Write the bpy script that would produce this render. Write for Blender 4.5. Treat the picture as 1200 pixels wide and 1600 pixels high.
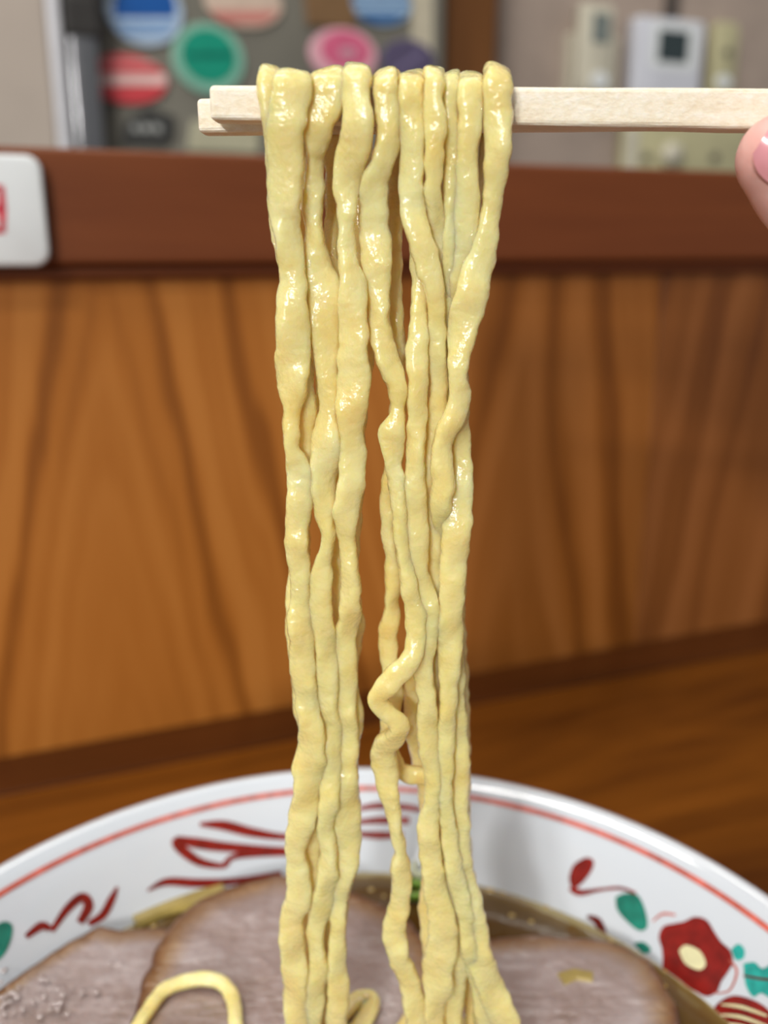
import bpy, bmesh, math, random
from mathutils import Vector, Matrix, noise

for o in list(bpy.data.objects): bpy.data.objects.remove(o)
C = bpy.context.scene.collection
S = bpy.context.scene

# ------------------------------------------------------------------ camera, world, light, exposure
MM = 0.001
CAMZ = 0.967                       # eye height; the counter top is at 0.75 m
F, PITCH = 1450.0, math.radians(16)
cd = bpy.data.cameras.new('camera'); cam = bpy.data.objects.new('camera', cd); C.objects.link(cam)
cd.sensor_fit = 'VERTICAL'; cd.sensor_height = 36; cd.sensor_width = 27
cd.lens = F/1600*36
cam.location = (0, 0, CAMZ); cam.rotation_euler = (math.pi/2-PITCH, 0, 0)
cd.clip_start = 0.01; cd.clip_end = 30
cd.dof.use_dof = True; cd.dof.focus_distance = 0.152; cd.dof.aperture_fstop = 10.0
S.camera = cam
w = bpy.data.worlds.new('room_light'); S.world = w; w.use_nodes = True
w.node_tree.nodes['Background'].inputs[0].default_value = (0.93, 0.96, 1.0, 1)
w.node_tree.nodes['Background'].inputs[1].default_value = 0.25
YAW = math.radians(21.4)           # the counter recedes to the right
def lamp(name, loc, size, energy, col, aim=None, rz=YAW):
    l = bpy.data.lights.new(name, 'AREA'); l.shape = 'RECTANGLE'; l.size, l.size_y = size
    l.energy = energy; l.color = col
    o = bpy.data.objects.new(name, l); C.objects.link(o); o.location = loc
    if aim: o.rotation_euler = (Vector(aim)-Vector(loc)).to_track_quat('-Z', 'Y').to_euler()
    else: o.rotation_euler = (0, 0, rz)
    return o
lamp('fluorescent_lamp', (-0.45, -0.15, 2.25), (1.2, 0.07), 13, (1, 0.97, 0.92), (-0.05, 0.2, 0.9))
lamp('added_front_light', (-1.5, -3.3, 2.35), (0.34, 0.12), 42, (1, 0.975, 0.94), (0.0, 0.2, 0.9))  # unseen light added far behind the viewer for wet noodle highlights
lamp('added_glint_light', (-0.7, -2.6, 1.62), (0.22, 0.22), 30, (1, 0.975, 0.94), (0.0, 0.2, 0.9))  # added low behind the viewer to put glints on the lower strands
lamp('added_front_light', (-0.5, -1.3, 2.25), (0.34, 0.08), 10, (1, 0.975, 0.94), (0.0, 0.2, 0.9))  # extra front light, added to brighten the noodles from the viewer's side
lamp('kitchen_lamp', (0.0, 0.75, 2.35), (1.2, 0.2), 7, (1, 0.95, 0.88), (0.0, 1.1, 1.2))
S.view_settings.view_transform = 'Standard'; S.view_settings.look = 'None'
S.view_settings.gamma = 1; S.view_settings.use_curve_mapping = False
S.view_settings.exposure = -0.13

# ------------------------------------------------------------------ geometry helpers (mm, eye at the origin)
cp, sp = math.cos(PITCH), math.sin(PITCH)
def ray(x, y):
    u = (x-600)/F; v = (800-y)/F
    return Vector((u, cp+v*sp, -sp+v*cp))
def at_d(x, y, d): r = ray(x, y); return r*(d/r.y)
def at_z(x, y, z): r = ray(x, y); return r*(z/r.z)
U = Vector((math.cos(YAW), math.sin(YAW), 0)); NRM = Vector((math.sin(YAW), -math.cos(YAW), 0))
def at_plane(x, y, o):
    r = ray(x, y); return r*(o.dot(NRM)/r.dot(NRM))
def uz(x, y, o):
    p = at_plane(x, y, o); return p.dot(U), p.z
def loc(u, n, z):                  # u along the counter, n away from the viewer, z up
    return U*u - NRM*n + Vector((0, 0, z))
def W(p): return Vector((p[0]*MM, p[1]*MM, p[2]*MM+CAMZ))

MW = {}
def mk(name, vf, mat, parent=None, rot=0.0, smooth=False, label=None, cat=None, group=None, kind=None, base=None, attr=None):
    V, Fc = vf
    V = [W(p) for p in V]
    if base is None:
        n = len(V); base = Vector((sum(v.x for v in V)/n, sum(v.y for v in V)/n, min(v.z for v in V)))
    else: base = W(base)
    M = Matrix.Translation(base) @ Matrix.Rotation(rot, 4, 'Z'); Mi = M.inverted()
    me = bpy.data.meshes.new(name); me.from_pydata([Mi@v for v in V], [], Fc); me.update()
    if smooth: me.polygons.foreach_set('use_smooth', [True]*len(me.polygons))
    if attr:
        for an, vals in attr.items():
            a = me.attributes.new(an, 'FLOAT', 'POINT'); a.data.foreach_set('value', vals)
    if mat: me.materials.append(mat)
    o = bpy.data.objects.new(name, me); C.objects.link(o); place(o, M, parent); tag(o, label, cat, group, kind)
    return o
def place(o, M, parent=None):
    MW[o.name] = M
    if parent is not None: o.parent = parent; o.matrix_basis = MW[parent.name].inverted() @ M
    else: o.matrix_basis = M
def empty(name, base, rot=0.0, **k):
    o = bpy.data.objects.new(name, None); C.objects.link(o); o.empty_display_size = 0.01
    place(o, Matrix.Translation(W(base)) @ Matrix.Rotation(rot, 4, 'Z')); tag(o, **k); return o
def tag(o, label=None, cat=None, group=None, kind=None):
    for k, v in (('label', label), ('category', cat), ('group', group), ('kind', kind)):
        if v: o[k] = v
def join(*vfs):
    V, Fc = [], []
    for v, f in vfs:
        n = len(V); V += v; Fc += [tuple(i+n for i in q) for q in f]
    return V, Fc
def bm_out(bm, fn):
    bm.verts.index_update()
    V = [fn(v.co) for v in bm.verts]; Fc = [tuple(v.index for v in f.verts) for f in bm.faces]; bm.free(); return V, Fc
def box(a, b, bev=0.0, seg=2, fn=None):
    fn = fn or (lambda c: loc(*c))
    bm = bmesh.new(); bmesh.ops.create_cube(bm, size=1)
    for v in bm.verts:
        v.co = Vector([a[i] if v.co[i] < 0 else b[i] for i in range(3)])
    if bev: bmesh.ops.bevel(bm, geom=list(bm.edges), offset=bev, segments=seg, affect='EDGES', profile=0.5)
    # the (u, n, z) frame is right handed: n points away from the viewer
    return bm_out(bm, fn)
def rounded_plate(u0, u1, z0, z1, n0, n1, r, bev=1.0, seg=6):       # face towards the viewer at n0
    pts = []
    for cx, cz, a0 in ((u1-r, z1-r, 0), (u0+r, z1-r, 90), (u0+r, z0+r, 180), (u1-r, z0+r, 270)):
        for k in range(seg+1):
            a = math.radians(a0+90*k/seg); pts.append((cx+r*math.cos(a), cz+r*math.sin(a)))
    return prism(pts, n0, n1, bev)
def prism(pts, n0, n1, bev=0.0, fn=None):
    fn = fn or (lambda c: loc(*c))
    n = len(pts); cx = sum(p[0] for p in pts)/n; cz = sum(p[1] for p in pts)/n
    def ring(s, d):
        out = []
        for x, z in pts:
            L = math.hypot(x-cx, z-cz) or 1; k = max(0, (L-s)/L); out.append(fn((cx+(x-cx)*k, d, cz+(z-cz)*k)))
        return out
    rings = [ring(bev, n0), ring(bev*.3, n0+bev*.3), ring(0, n0+bev), ring(0, n1)] if bev else [ring(0, n0), ring(0, n1)]
    V = sum(rings, []); Fc = [tuple(range(n))]
    for r in range(len(rings)-1):
        for i in range(n):
            j = (i+1) % n; Fc.append((r*n+i, (r+1)*n+i, (r+1)*n+j, r*n+j))
    Fc.append(tuple((len(rings)-1)*n+i for i in reversed(range(n))))
    return V, Fc
def ellipse(cx, cz, rx, rz, n=40): return [(cx+rx*math.cos(2*math.pi*k/n), cz+rz*math.sin(2*math.pi*k/n)) for k in range(n)]
def crom(P, step):
    """Catmull-Rom through vectors of any length (lists); first three entries set the arc step."""
    out = []; n = len(P)
    for i in range(n-1):
        p0, p1, p2, p3 = P[max(i-1, 0)], P[i], P[i+1], P[min(i+2, n-1)]
        d = math.sqrt(sum((p2[k]-p1[k])**2 for k in range(min(3, len(p1)))))
        m = max(1, int(d/step+.5))
        for s in range(m):
            t = s/m; t2, t3 = t*t, t*t*t
            out.append([0.5*(2*b+(c-a)*t+(2*a-5*b+4*c-e)*t2+(3*b-a-3*c+e)*t3) for a, b, c, e in zip(p0, p1, p2, p3)])
    out.append(list(P[-1])); return out
def tube(path, rad, n=10):
    P = [Vector(p) for p in path]; V, Fc = [], []; up = Vector((0.13, 0.2, 1))
    R = rad if isinstance(rad, (list, tuple)) else [rad]*len(P)
    for i, p in enumerate(P):
        t = (P[min(i+1, len(P)-1)]-P[max(i-1, 0)]).normalized(); a = t.cross(up)
        if a.length < 1e-3: a = t.cross(Vector((1, 0, 0)))
        a.normalize(); b = t.cross(a)
        V += [p+(a*math.cos(2*math.pi*k/n)+b*math.sin(2*math.pi*k/n))*R[i] for k in range(n)]
    for i in range(len(P)-1):
        for k in range(n):
            j = (k+1) % n; Fc.append((i*n+k, i*n+j, (i+1)*n+j, (i+1)*n+k))
    Fc.append(tuple(reversed(range(n)))); Fc.append(tuple((len(P)-1)*n+k for k in range(n)))
    return V, Fc
def lathe(prof, n, c):
    V = [Vector((c[0]+r*math.cos(2*math.pi*k/n), c[1]+r*math.sin(2*math.pi*k/n), z)) for r, z in prof for k in range(n)]
    Fc = [(i*n+k, i*n+(k+1) % n, (i+1)*n+(k+1) % n, (i+1)*n+k) for i in range(len(prof)-1) for k in range(n)]
    return V, Fc

# ------------------------------------------------------------------ materials
class N:
    def __init__(s, name):
        s.m = bpy.data.materials.new(name); s.m.use_nodes = True; s.t = s.m.node_tree; s.b = s.t.nodes['Principled BSDF']
    def n(s, ty, **k):
        q = s.t.nodes.new(ty)
        for a, v in k.items():
            if a.startswith('i_'): q.inputs[a[2:].replace('_', ' ')].default_value = v
            else: setattr(q, a, v)
        return q
    def l(s, a, b): s.t.links.new(a, b)
    def math(s, op, a, b=None, c=None):
        q = s.t.nodes.new('ShaderNodeMath'); q.operation = op
        for i, v in enumerate((a, b, c)):
            if v is None: continue
            if isinstance(v, (int, float)): q.inputs[i].default_value = v
            else: s.l(v, q.inputs[i])
        return q.outputs[0]
    def ramp(s, fac, stops):
        q = s.t.nodes.new('ShaderNodeValToRGB'); e = q.color_ramp.elements
        while len(e) < len(stops): e.new(0.5)
        for i, (p, c) in enumerate(stops): e[i].position = p; e[i].color = (*lin(c), 1)
        s.l(fac, q.inputs[0]); return q.outputs[0]
    def noise(s, vec, scale, det=3, rough=.5, dist=0):
        q = s.n('ShaderNodeTexNoise'); q.inputs['Scale'].default_value = scale; q.inputs['Detail'].default_value = det
        q.inputs['Roughness'].default_value = rough; q.inputs['Distortion'].default_value = dist
        if vec: s.l(vec, q.inputs['Vector'])
        return q.outputs[0]
    def obj(s, sc=(1, 1, 1)):
        t = s.n('ShaderNodeTexCoord'); m = s.n('ShaderNodeMapping'); m.inputs['Scale'].default_value = sc
        s.l(t.outputs['Object'], m.inputs[0]); return m.outputs[0]
    def bump(s, h, st, dist):
        q = s.n('ShaderNodeBump'); q.inputs['Strength'].default_value = st; q.inputs['Distance'].default_value = dist
        s.l(h, q.inputs['Height']); s.l(q.outputs[0], s.b.inputs['Normal']); return q
    def set(s, **k):
        for a, v in k.items(): s.b.inputs[a.replace('_', ' ')].default_value = v
        return s
def lin(c):                         # sRGB 0-255 to linear
    return tuple(((v/255+.055)/1.055)**2.4 if v/255 > .04045 else v/255/12.92 for v in c)
def plain(name, c, rough=.5, spec=.5, var=.06, sc=60, **k):
    q = N(name); nz = q.noise(q.obj(), sc, 3)
    q.l(q.ramp(nz, [(0.3, [v*(1-var) for v in c]), (0.7, [min(255, v*(1+var)) for v in c])]), q.b.inputs['Base Color'])
    q.set(Roughness=rough, Specular_IOR_Level=spec, **k); return q.m

def noodle_mat():
    q = N('noodle_dough'); o = q.obj()
    big = q.noise(o, 90, 3, .6); q.l(q.ramp(big, [(.3, (247, 211, 130)), (.7, (252, 230, 166))]), q.b.inputs['Base Color'])
    q.set(Roughness=.2, Subsurface_Weight=.8, Subsurface_Radius=(1.0, .62, .2), Subsurface_Scale=.005, Specular_IOR_Level=.5,
          Coat_Weight=1.0, Coat_Roughness=.04, Coat_IOR=1.55)
    fine = q.noise(o, 1100, 2, .5); mid = q.noise(o, 330, 2, .5)
    q.bump(q.math('ADD', q.math('MULTIPLY', fine, .3), mid), .6, .0007)
    c = q.n('ShaderNodeBump'); c.inputs['Strength'].default_value = 1.0; c.inputs['Distance'].default_value = .0026
    q.l(q.math('ADD', q.math('MULTIPLY', q.noise(o, 1500, 2, .5), .75), q.math('MULTIPLY', q.noise(o, 330, 2, .5), .9)), c.inputs['Height']); q.l(c.outputs[0], q.b.inputs['Coat Normal']); return q.m
def panel_wood(name, dark, mid, light, x0, kz, b, freq, seed, rough=.42):
    """flat-sawn grain: nested arches around the line x = x0 of the board"""
    q = N(name); o = q.obj(); sx = q.n('ShaderNodeSeparateXYZ'); q.l(o, sx.inputs[0]); X, Y, Z = sx.outputs
    wob = q.noise(q.obj((9, 9, 2.2)), 1.3, 3, .5)
    wob2 = q.noise(q.obj((30, 30, 2.2)), 1.0, 3, .6)
    dx = q.math('ADD', X, q.math('MULTIPLY_ADD', wob, .06, -.03-x0))
    r = q.math('SQRT', q.math('ADD', q.math('MULTIPLY', dx, dx), b*b))
    u = q.math('ADD', q.math('ADD', r, q.math('MULTIPLY', Z, kz)), q.math('MULTIPLY', wob2, .01))
    t = q.n('ShaderNodeTexNoise', noise_dimensions='1D'); q.l(q.math('ADD', u, seed), t.inputs['W']); t.inputs['Scale'].default_value = freq
    t.inputs['Detail'].default_value = 1.2; t.inputs['Roughness'].default_value = .55
    fib = q.noise(q.obj((420, 420, 7)), 1, 3, .6)
    pat = q.noise(q.obj((7, 7, 5)), 1.6, 2, .5)
    v = q.math('ADD', q.math('ADD', q.math('MULTIPLY', t.outputs[0], .75), q.math('MULTIPLY', fib, .14)), q.math('MULTIPLY', pat, .3))
    q.l(q.ramp(v, [(.42, dark), (.56, mid), (.72, light)]), q.b.inputs['Base Color'])
    q.set(Roughness=rough, Specular_IOR_Level=.35); q.bump(fib, .08, .0004); return q.m
def long_wood(name, stops, sc, fs=1.0, rough=.35, spec=.4, coat=0.0):
    q = N(name); v = q.noise(q.obj(sc), fs, 4, .55, .6); f = q.noise(q.obj(tuple(s*9 for s in sc)), fs, 2, .6)
    q.l(q.ramp(q.math('ADD', q.math('MULTIPLY', v, .85), q.math('MULTIPLY', f, .15)), stops), q.b.inputs['Base Color'])
    q.set(Roughness=rough, Specular_IOR_Level=spec, Coat_Weight=coat, Coat_Roughness=.15); q.bump(f, .06, .0004); return q.m

M_noodle = noodle_mat()
M_bar = long_wood('dark_bar_wood', [(.3, (86, 41, 17)), (.5, (106, 54, 24)), (.7, (120, 64, 30))], (2.2, 9, 16), 1, .45, .35)
M_table = long_wood('table_wood', [(.34, (76, 37, 6)), (.5, (116, 65, 14)), (.68, (154, 90, 26))], (2.2, 15, 15), 1, .3, .4)
M_strip = long_wood('shade_strip_backing_wood', [(.3, (66, 32, 8)), (.7, (96, 50, 16))], (3, 26, 26), 1, .4, .3)  # dark brown for the table's built-in shade strip, shared with the backing
M_post = long_wood('post_wood', [(.3, (92, 56, 24)), (.7, (122, 78, 38))], (20, 20, 2), 1, .5, .3)
def chop_mat():
    q = N('white_birch'); v = q.noise(q.obj((28, 420, 420)), 1, 4, .6); f = q.noise(q.obj((700, 1500, 1100)), 1, 3, .7)
    q.l(q.ramp(q.math('ADD', q.math('MULTIPLY', v, .5), q.math('MULTIPLY', f, .5)), [(.34, (232, 216, 186)), (.5, (244, 234, 211)), (.64, (251, 245, 230))]), q.b.inputs['Base Color'])
    q.set(Roughness=.6, Specular_IOR_Level=.3, Subsurface_Weight=.15, Subsurface_Radius=(1, .7, .4), Subsurface_Scale=.001)
    q.bump(f, .5, .0003); return q.m
M_chop = chop_mat()
M_bowl = plain('white_porcelain', (212, 219, 226), .12, .6, .01, 20, Coat_Weight=.5, Coat_Roughness=.05)
def paint(name, c, var=.16): return plain(name, c, .25, .5, var, 260)
M_red = paint('red_overglaze', (128, 30, 25)); M_line = paint('red_line_glaze', (196, 100, 86)); M_teal = paint('teal_overglaze', (34, 124, 106))
M_turq = paint('turquoise_overglaze', (44, 166, 156)); M_pale = paint('pale_yellow_overglaze', (226, 222, 176), .05); M_dark = paint('dark_red_overglaze', (96, 24, 20))
def soup_mat():
    q = N('soup_broth'); a = q.n('ShaderNodeAttribute', attribute_name='depth'); nz = q.noise(q.obj(), 45, 3)
    q.l(q.ramp(q.math('ADD', a.outputs['Fac'], q.math('MULTIPLY_ADD', nz, .3, -.15)), [(0, (150, 136, 90)), (.04, (112, 88, 42)), (.16, (90, 66, 26)), (1, (72, 47, 16))]), q.b.inputs['Base Color'])
    q.set(Roughness=.06, Specular_IOR_Level=.5); q.bump(q.noise(q.obj(), 120, 2), .12, .001); return q.m
M_soup = soup_mat()
def meat_mat():
    q = N('braised_pork'); a = q.n('ShaderNodeAttribute', attribute_name='edge')
    nz = q.noise(q.obj(), 70, 4, .6, .5); f = q.noise(q.obj((60, 300, 100)), 1, 3, .6)
    flesh = q.ramp(q.math('ADD', q.math('MULTIPLY', nz, .7), q.math('MULTIPLY', f, .3)), [(.3, (138, 117, 106)), (.5, (160, 142, 138)), (.68, (186, 173, 172))])
    rim = q.ramp(q.math('ADD', a.outputs['Fac'], q.math('MULTIPLY_ADD', nz, .16, -.08)), [(.76, (255, 255, 255)), (.9, (226, 198, 150)), (.96, (188, 142, 84)), (1, (124, 76, 34))])
    mx = q.n('ShaderNodeMix', data_type='RGBA', blend_type='MULTIPLY'); mx.inputs[0].default_value = 1
    q.l(flesh, mx.inputs[6]); q.l(rim, mx.inputs[7]); q.l(mx.outputs[2], q.b.inputs['Base Color'])
    q.set(Roughness=.3, Subsurface_Weight=.2, Subsurface_Radius=(1, .4, .3), Subsurface_Scale=.002, Coat_Weight=.5, Coat_Roughness=.12)
    bp = q.bump(q.math('ADD', q.noise(q.obj(), 420, 3), f), .45, .0012); q.l(bp.outputs[0], q.b.inputs['Coat Normal']); return q.m
M_meat = meat_mat()
def skin_mat():
    q = N('skin'); nz = q.noise(q.obj(), 70, 3); q.l(q.ramp(nz, [(.3, (228, 172, 162)), (.7, (240, 198, 188))]), q.b.inputs['Base Color'])
    q.set(Roughness=.42, Subsurface_Weight=.3, Subsurface_Radius=(1, .4, .3), Subsurface_Scale=.004)
    q.bump(q.noise(q.obj(), 900, 2), .12, .0003); return q.m
M_skin = skin_mat(); M_nail = plain('nail_plate', (230, 158, 164), .2, .5, .03, 200, Coat_Weight=.5)
M_nailtip = plain('nail_tip', (244, 226, 220), .25, .5, .02, 200)
M_sleeve = plain('navy_cloth', (40, 44, 58), .9, .2, .2, 400)
M_white = plain('white_plastic', (226, 230, 230), .35, .5, .02, 30); M_signred = paint('red_print', (206, 48, 66))
M_wall = plain('beige_wall_paper', (166, 150, 138), .9, .2, .04, 25)
M_floor = plain('grey_tile', (120, 112, 104), .6, .3, .1, 8)
M_cup = plain('beige_cupboard', (176, 164, 152), .6, .3, .03, 12); M_cupedge = plain('bright_edge', (206, 206, 210), .35, .5, .02, 40)
M_fridge = plain('grey_steel', (120, 117, 106), .45, .4, .08, 6, Metallic=.15); M_black = plain('dark_gasket', (46, 44, 42), .6, .3)
M_chrome = plain('brushed_metal', (150, 150, 152), .22, .5, .03, 80, Metallic=.9)
M_cream = plain('cream_plastic', (204, 198, 178), .4, .5, .02, 30); M_olive = plain('yellowed_plastic', (186, 180, 142), .45, .4, .03, 30)
M_lcd = plain('liquid_crystal', (52, 64, 66), .2, .5, .05, 60); M_lcd2 = plain('grey_liquid_crystal', (118, 126, 122), .2, .5, .05, 60)
M_pwhite = plain('pale_blue_plastic', (206, 208, 216), .35, .5, .02, 30); M_cable = plain('grey_cable', (92, 84, 78), .6)
def print_mat(n, c): return plain(n, c, .35, .4, .04, 60)

# ------------------------------------------------------------------ the counter: table top, panel, raised bar
ZT = -217.0                          # table top
A0 = at_z(0, 1185, ZT)               # a point on the foot of the panel
PN = -A0.dot(NRM)                    # distance of the panel along n
def pu(x, y, dn=0): return uz(x, y, -NRM*(PN+dn))
M_pan = [panel_wood('panel_wood_arched', (138, 80, 26), (168, 102, 38), (182, 116, 50), .012, .16, .006, 78, 3.1),
         panel_wood('panel_wood_straight', (148, 88, 30), (168, 103, 40), (180, 116, 50), .16, .05, .02, 80, 7.7),
         panel_wood('panel_wood_narrow_arch', (118, 66, 20), (142, 84, 30), (158, 98, 44), -.02, .14, .006, 78, 11.3),
         panel_wood('panel_wood_knotted', (108, 60, 26), (132, 78, 34), (148, 91, 46), .05, .10, .03, 60, 15.9)]
u_seam = pu(1015, 720)[0]; u_mid = pu(735, 700)[0]; u_left = pu(140, 800)[0]
cuts = [u_left-420, u_left-118, u_left+170, u_mid-8, u_seam, u_seam+190, u_seam+420, u_seam+640]
zb = uz(600, 411, -NRM*(PN-14))[1]-30.4                 # lower edge of the bar
front = empty('counter', loc((cuts[0]+cuts[-1])/2, PN, ZT-750+ZT*0), YAW, label='orange-brown wooden counter front with arched grain rising behind the bowl', cat='counter')
random.seed(4)
for i in range(len(cuts)-1):
    m = M_pan[{0: 1, 1: 0, 2: 1, 3: 2, 4: 3, 5: 1, 6: 0}[i]]
    jit = [0, 0, .35, 0, .6, .2, 0][i]
    zc = {1: -30, 3: 5}.get(i, 0)
    b0 = (cuts[i]+.35, PN+jit, -750-ZT*0+(-ZT)*0-217+217); b1 = (cuts[i+1]-.35, PN+18, zb+30)
    vf = box((b0[0], b0[1], -600), b1, .5, 1)
    mk('board', vf, m, front, YAW, base=loc((b0[0]+b1[0])/2 if i != 1 else u_left, PN+9, -60+zc))
mk('backing', box((cuts[0]-2, PN+18.2, -960), (cuts[-1]+2, PN+40, zb+30), .5, 1), M_strip, front, YAW)
# table top, with the shade along the panel built in as a dark strip
tt = empty('table', loc(0, PN-200, ZT-36), YAW, label='varnished brown wooden table top under the ramen bowl', cat='table')
tu0, tu1 = cuts[0], cuts[-1]
mk('slab', box((tu0, PN-520, ZT-34), (tu1, PN-31, ZT), 1.5, 2), M_table, tt, YAW, base=loc(0, PN-200, ZT))
mk('shade_strip', box((tu0, PN-30.6, ZT-34), (tu1, PN-.3, ZT+.6), .8, 2), M_strip, tt, YAW, label='dark brown strip standing in for shade on the table along the panel')
# raised bar
BN = PN-14
bz0 = uz(600, 411, -NRM*BN)[1]; bz1 = uz(600, 248, -NRM*BN)[1]
bar = mk('counter_ledge', box((tu0, BN, bz0), (tu1, PN+230, bz1), 2.2, 3), M_bar, None, YAW, label='dark reddish-brown wooden ledge along the top of the counter front', cat='counter ledge', base=loc(0, PN+100, bz0))
mk('lip_moulding', box((tu0, PN-8, bz0-5), (tu1, PN-.3, bz0-.1), 1.2, 2), M_bar, bar, YAW)

# white plate on the bar, red print cut by the picture's edge
SN = BN-6
su0, sz1 = uz(-125, 236, -NRM*SN); su1 = uz(72, 330, -NRM*SN)[0]; sz0 = uz(20, 416, -NRM*SN)[1]
sign = mk('menu_plate', rounded_plate(su0, su1, sz0, sz1, SN, BN-.2, 5.5, 1.6), M_white, None, YAW, True, label='white plastic plate with red print and rounded corners fixed to the dark ledge', cat='sign')
def strokes_flat(lines, n, th=.25):
    out = []
    for (x0, y0, x1, y1, wpx) in lines:
        a = uz(x0, y0, -NRM*n); b = uz(x1, y1, -NRM*n); d = Vector((b[0]-a[0], b[1]-a[1])); L = d.length or 1; d /= L
        p = Vector((-d.y, d.x))*(wpx*.28/2); a = Vector(a); b = Vector(b); m = (a+b)/2
        pts = [a-p*.7, m-p*1.15, b-p*.7, b+p*.7, m+p*1.15, a+p*.7]
        if (pts[1]-pts[0]).cross(pts[3]-pts[1]) < 0: pts.reverse()
        out.append(prism([(v.x, v.y) for v in pts], n-th, n+.1))
    return join(*out)
mk('red_print', strokes_flat([(2, 290, 4, 362, 9), (-60, 296, 1, 292, 8), (-60, 330, 2, 326, 8), (-58, 364, 9, 360, 8), (-58, 292, -57, 366, 9), (-28, 280, -27, 380, 9)], SN), M_signred, sign, YAW, label='red printed strokes')

# ------------------------------------------------------------------ kitchen beyond
FLOORZ = -967
KF = 1000*math.cos(YAW)              # n of the fridge face
KW = KF+95                           # n of the wall face
def ku(x, y, n): return uz(x, y, -NRM*n)
def on(n): return lambda x, y: uz(x, y, -NRM*n)
mk('floor', box((-1800, -1500, FLOORZ-40), (2600, 2600, FLOORZ)), M_floor, None, YAW, kind='structure')
pw0 = ku(690, 100, KF+20)[0]; pw1 = ku(776, 100, KF+20)[0]
mk('wall_back', box((pw1-40, KW, FLOORZ), (2200, KW+120, 1500)), M_wall, None, YAW, kind='structure')
mk('trim_1', box((pw0, KF+20, FLOORZ), (pw1, KW+120, 1500), 4, 2), M_post, None, YAW, kind='structure')
# cupboard at far left
c0 = ku(-260, 100, KF-30)[0]; c1 = ku(80, 60, KF-30)[0]
cup = empty('cupboard', loc((c0+c1)/2, KF+150, FLOORZ), YAW, label='beige cupboard end with bright metal edge left of the grey refrigerator', cat='cupboard')
mk('carcass', box((c0, KF-30, FLOORZ+.5), (c1-2, KF+400, 1400), 3, 2), M_cup, cup, YAW)
mk('edge_strip', box((c1-1.8, KF-32, FLOORZ+.5), (c1+9, KF+100, 1400), 3, 2), M_cupedge, cup, YAW, label='bright metal edge strip')
mk('wall_left', box((-1800, KW, FLOORZ), (c0-4, KW+120, 1500)), M_wall, None, YAW, kind='structure')
# refrigerator
f0 = c1+24; f1 = pw0-3
fr = empty('refrigerator', loc((f0+f1)/2, KF+200, FLOORZ), YAW, label='grey steel refrigerator covered with round magnets beyond the ledge', cat='refrigerator')
mk('cabinet', box((f0, KF+26, FLOORZ+.5), (f1, KF+480, 1000), 4, 2), M_fridge, fr, YAW)
mk('gasket', box((f0+6, KF+18, FLOORZ+60), (f1-6, KF+25.5, 990), 2, 1), M_black, fr, YAW)
ds = ku(655, 60, KF)[0]
door = mk('door', box((f0+2, KF, FLOORZ+50), (f1-2, KF+17.5, 995), 6, 3), M_fridge, fr, YAW)
hu = ku(120, 130, KF-26)[0]+6.5; hz0 = ku(113, 232, KF-26)[1]; hz1 = ku(113, 45, KF-26)[1]
mk('handle', join(box((hu-13, KF-34, hz0-70), (hu+13, KF-20, hz1), 5, 3), box((hu-12, KF-22, hz0-68), (hu+12, KF-.3, hz0-40), 3, 2)), M_chrome, door, YAW, True)
mk('handle_bracket', box((hu-14, KF-36, hz1-8), (hu+17, KF-.3, hz1+26), 4, 2), M_black, door, YAW)
mk('handle_knob', tube([loc(hu+8, KF-.5, hz1+46), loc(hu+8, KF-14, hz1+46), loc(hu+8, KF-26, hz1+46), loc(hu+8, KF-31, hz1+46)], [16, 20, 18, 9], 24), M_chrome, door, YAW, True)
def px_ell(cx, cy, rx, ry, n, k=1.0):
    a = ku(cx, cy, n); b = ku(cx+rx, cy, n); c = ku(cx, cy-ry, n)
    return ellipse(a[0], a[1], (b[0]-a[0])*k, (c[1]-a[1])*k)
def magnet(cx, cy, rx, ry, base_c, prints, label, name='fridge_magnet'):
    o = mk(name, prism(px_ell(cx, cy, rx, ry, KF), KF-4, KF-.2, 1.0), print_mat('magnet_'+'_'.join(map(str, base_c)), base_c), None, YAW, False, label=label, cat='magnet', group='round magnets on the grey refrigerator')
    for nm, c, pts in prints:
        mk(nm, prism(pts, KF-4.35, KF-3.9), print_mat(nm+'_print', c), o, YAW)
    return o
def seg(cx, cy, rx, ry, y0, y1, n=14):              # slice of an ellipse between two image heights
    pts = []
    for k in range(n+1):
        y = y0+(y1-y0)*k/n; s = max(0, 1-((y-cy)/ry)**2)**.5; pts.append((cx+rx*s, y))
    L = [(2*cx-x, y) for x, y in reversed(pts)]
    q = [ku(x, y, KF) for x, y in L+pts]
    return list(reversed(q)) if sum(a[0]*b[1]-a[1]*b[0] for a, b in zip(q, q[1:]+q[:1])) < 0 else q
magnet(225, 18, 60, 56, (176, 196, 216), [('blue_field', (24, 84, 156), seg(225, 14, 48, 44, -30, 28)), ('lettering_band', (112, 150, 196), seg(225, 18, 52, 50, 36, 44)), ('lettering_band', (112, 150, 196), seg(225, 18, 52, 50, 49, 57))],
       'blue and white round magnet, topmost at the left of the grey refrigerator')
magnet(197, 125, 64, 39, (204, 70, 76), [('white_band', (222, 190, 184), seg(197, 125, 62, 37, 117, 134)), ('white_edge', (220, 176, 172), seg(197, 125, 58, 36, 98, 102))],
       'red oval magnet with a pale lettered band across its middle')
magnet(325, 93, 56, 56, (128, 178, 158), [('green_field', (18, 142, 116), px_ell(325, 89, 42, 42, KF)), ('lettering_band', (8, 110, 92), seg(325, 89, 36, 36, 84, 92))],
       'green round magnet with a darker green middle, right of the red oval')
magnet(380, 6, 60, 40, (200, 178, 160), [('red_edge', (196, 128, 118), seg(380, 6, 56, 37, 18, 38))],
       'cream magnet with a red lower edge at the top of the refrigerator')
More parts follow.
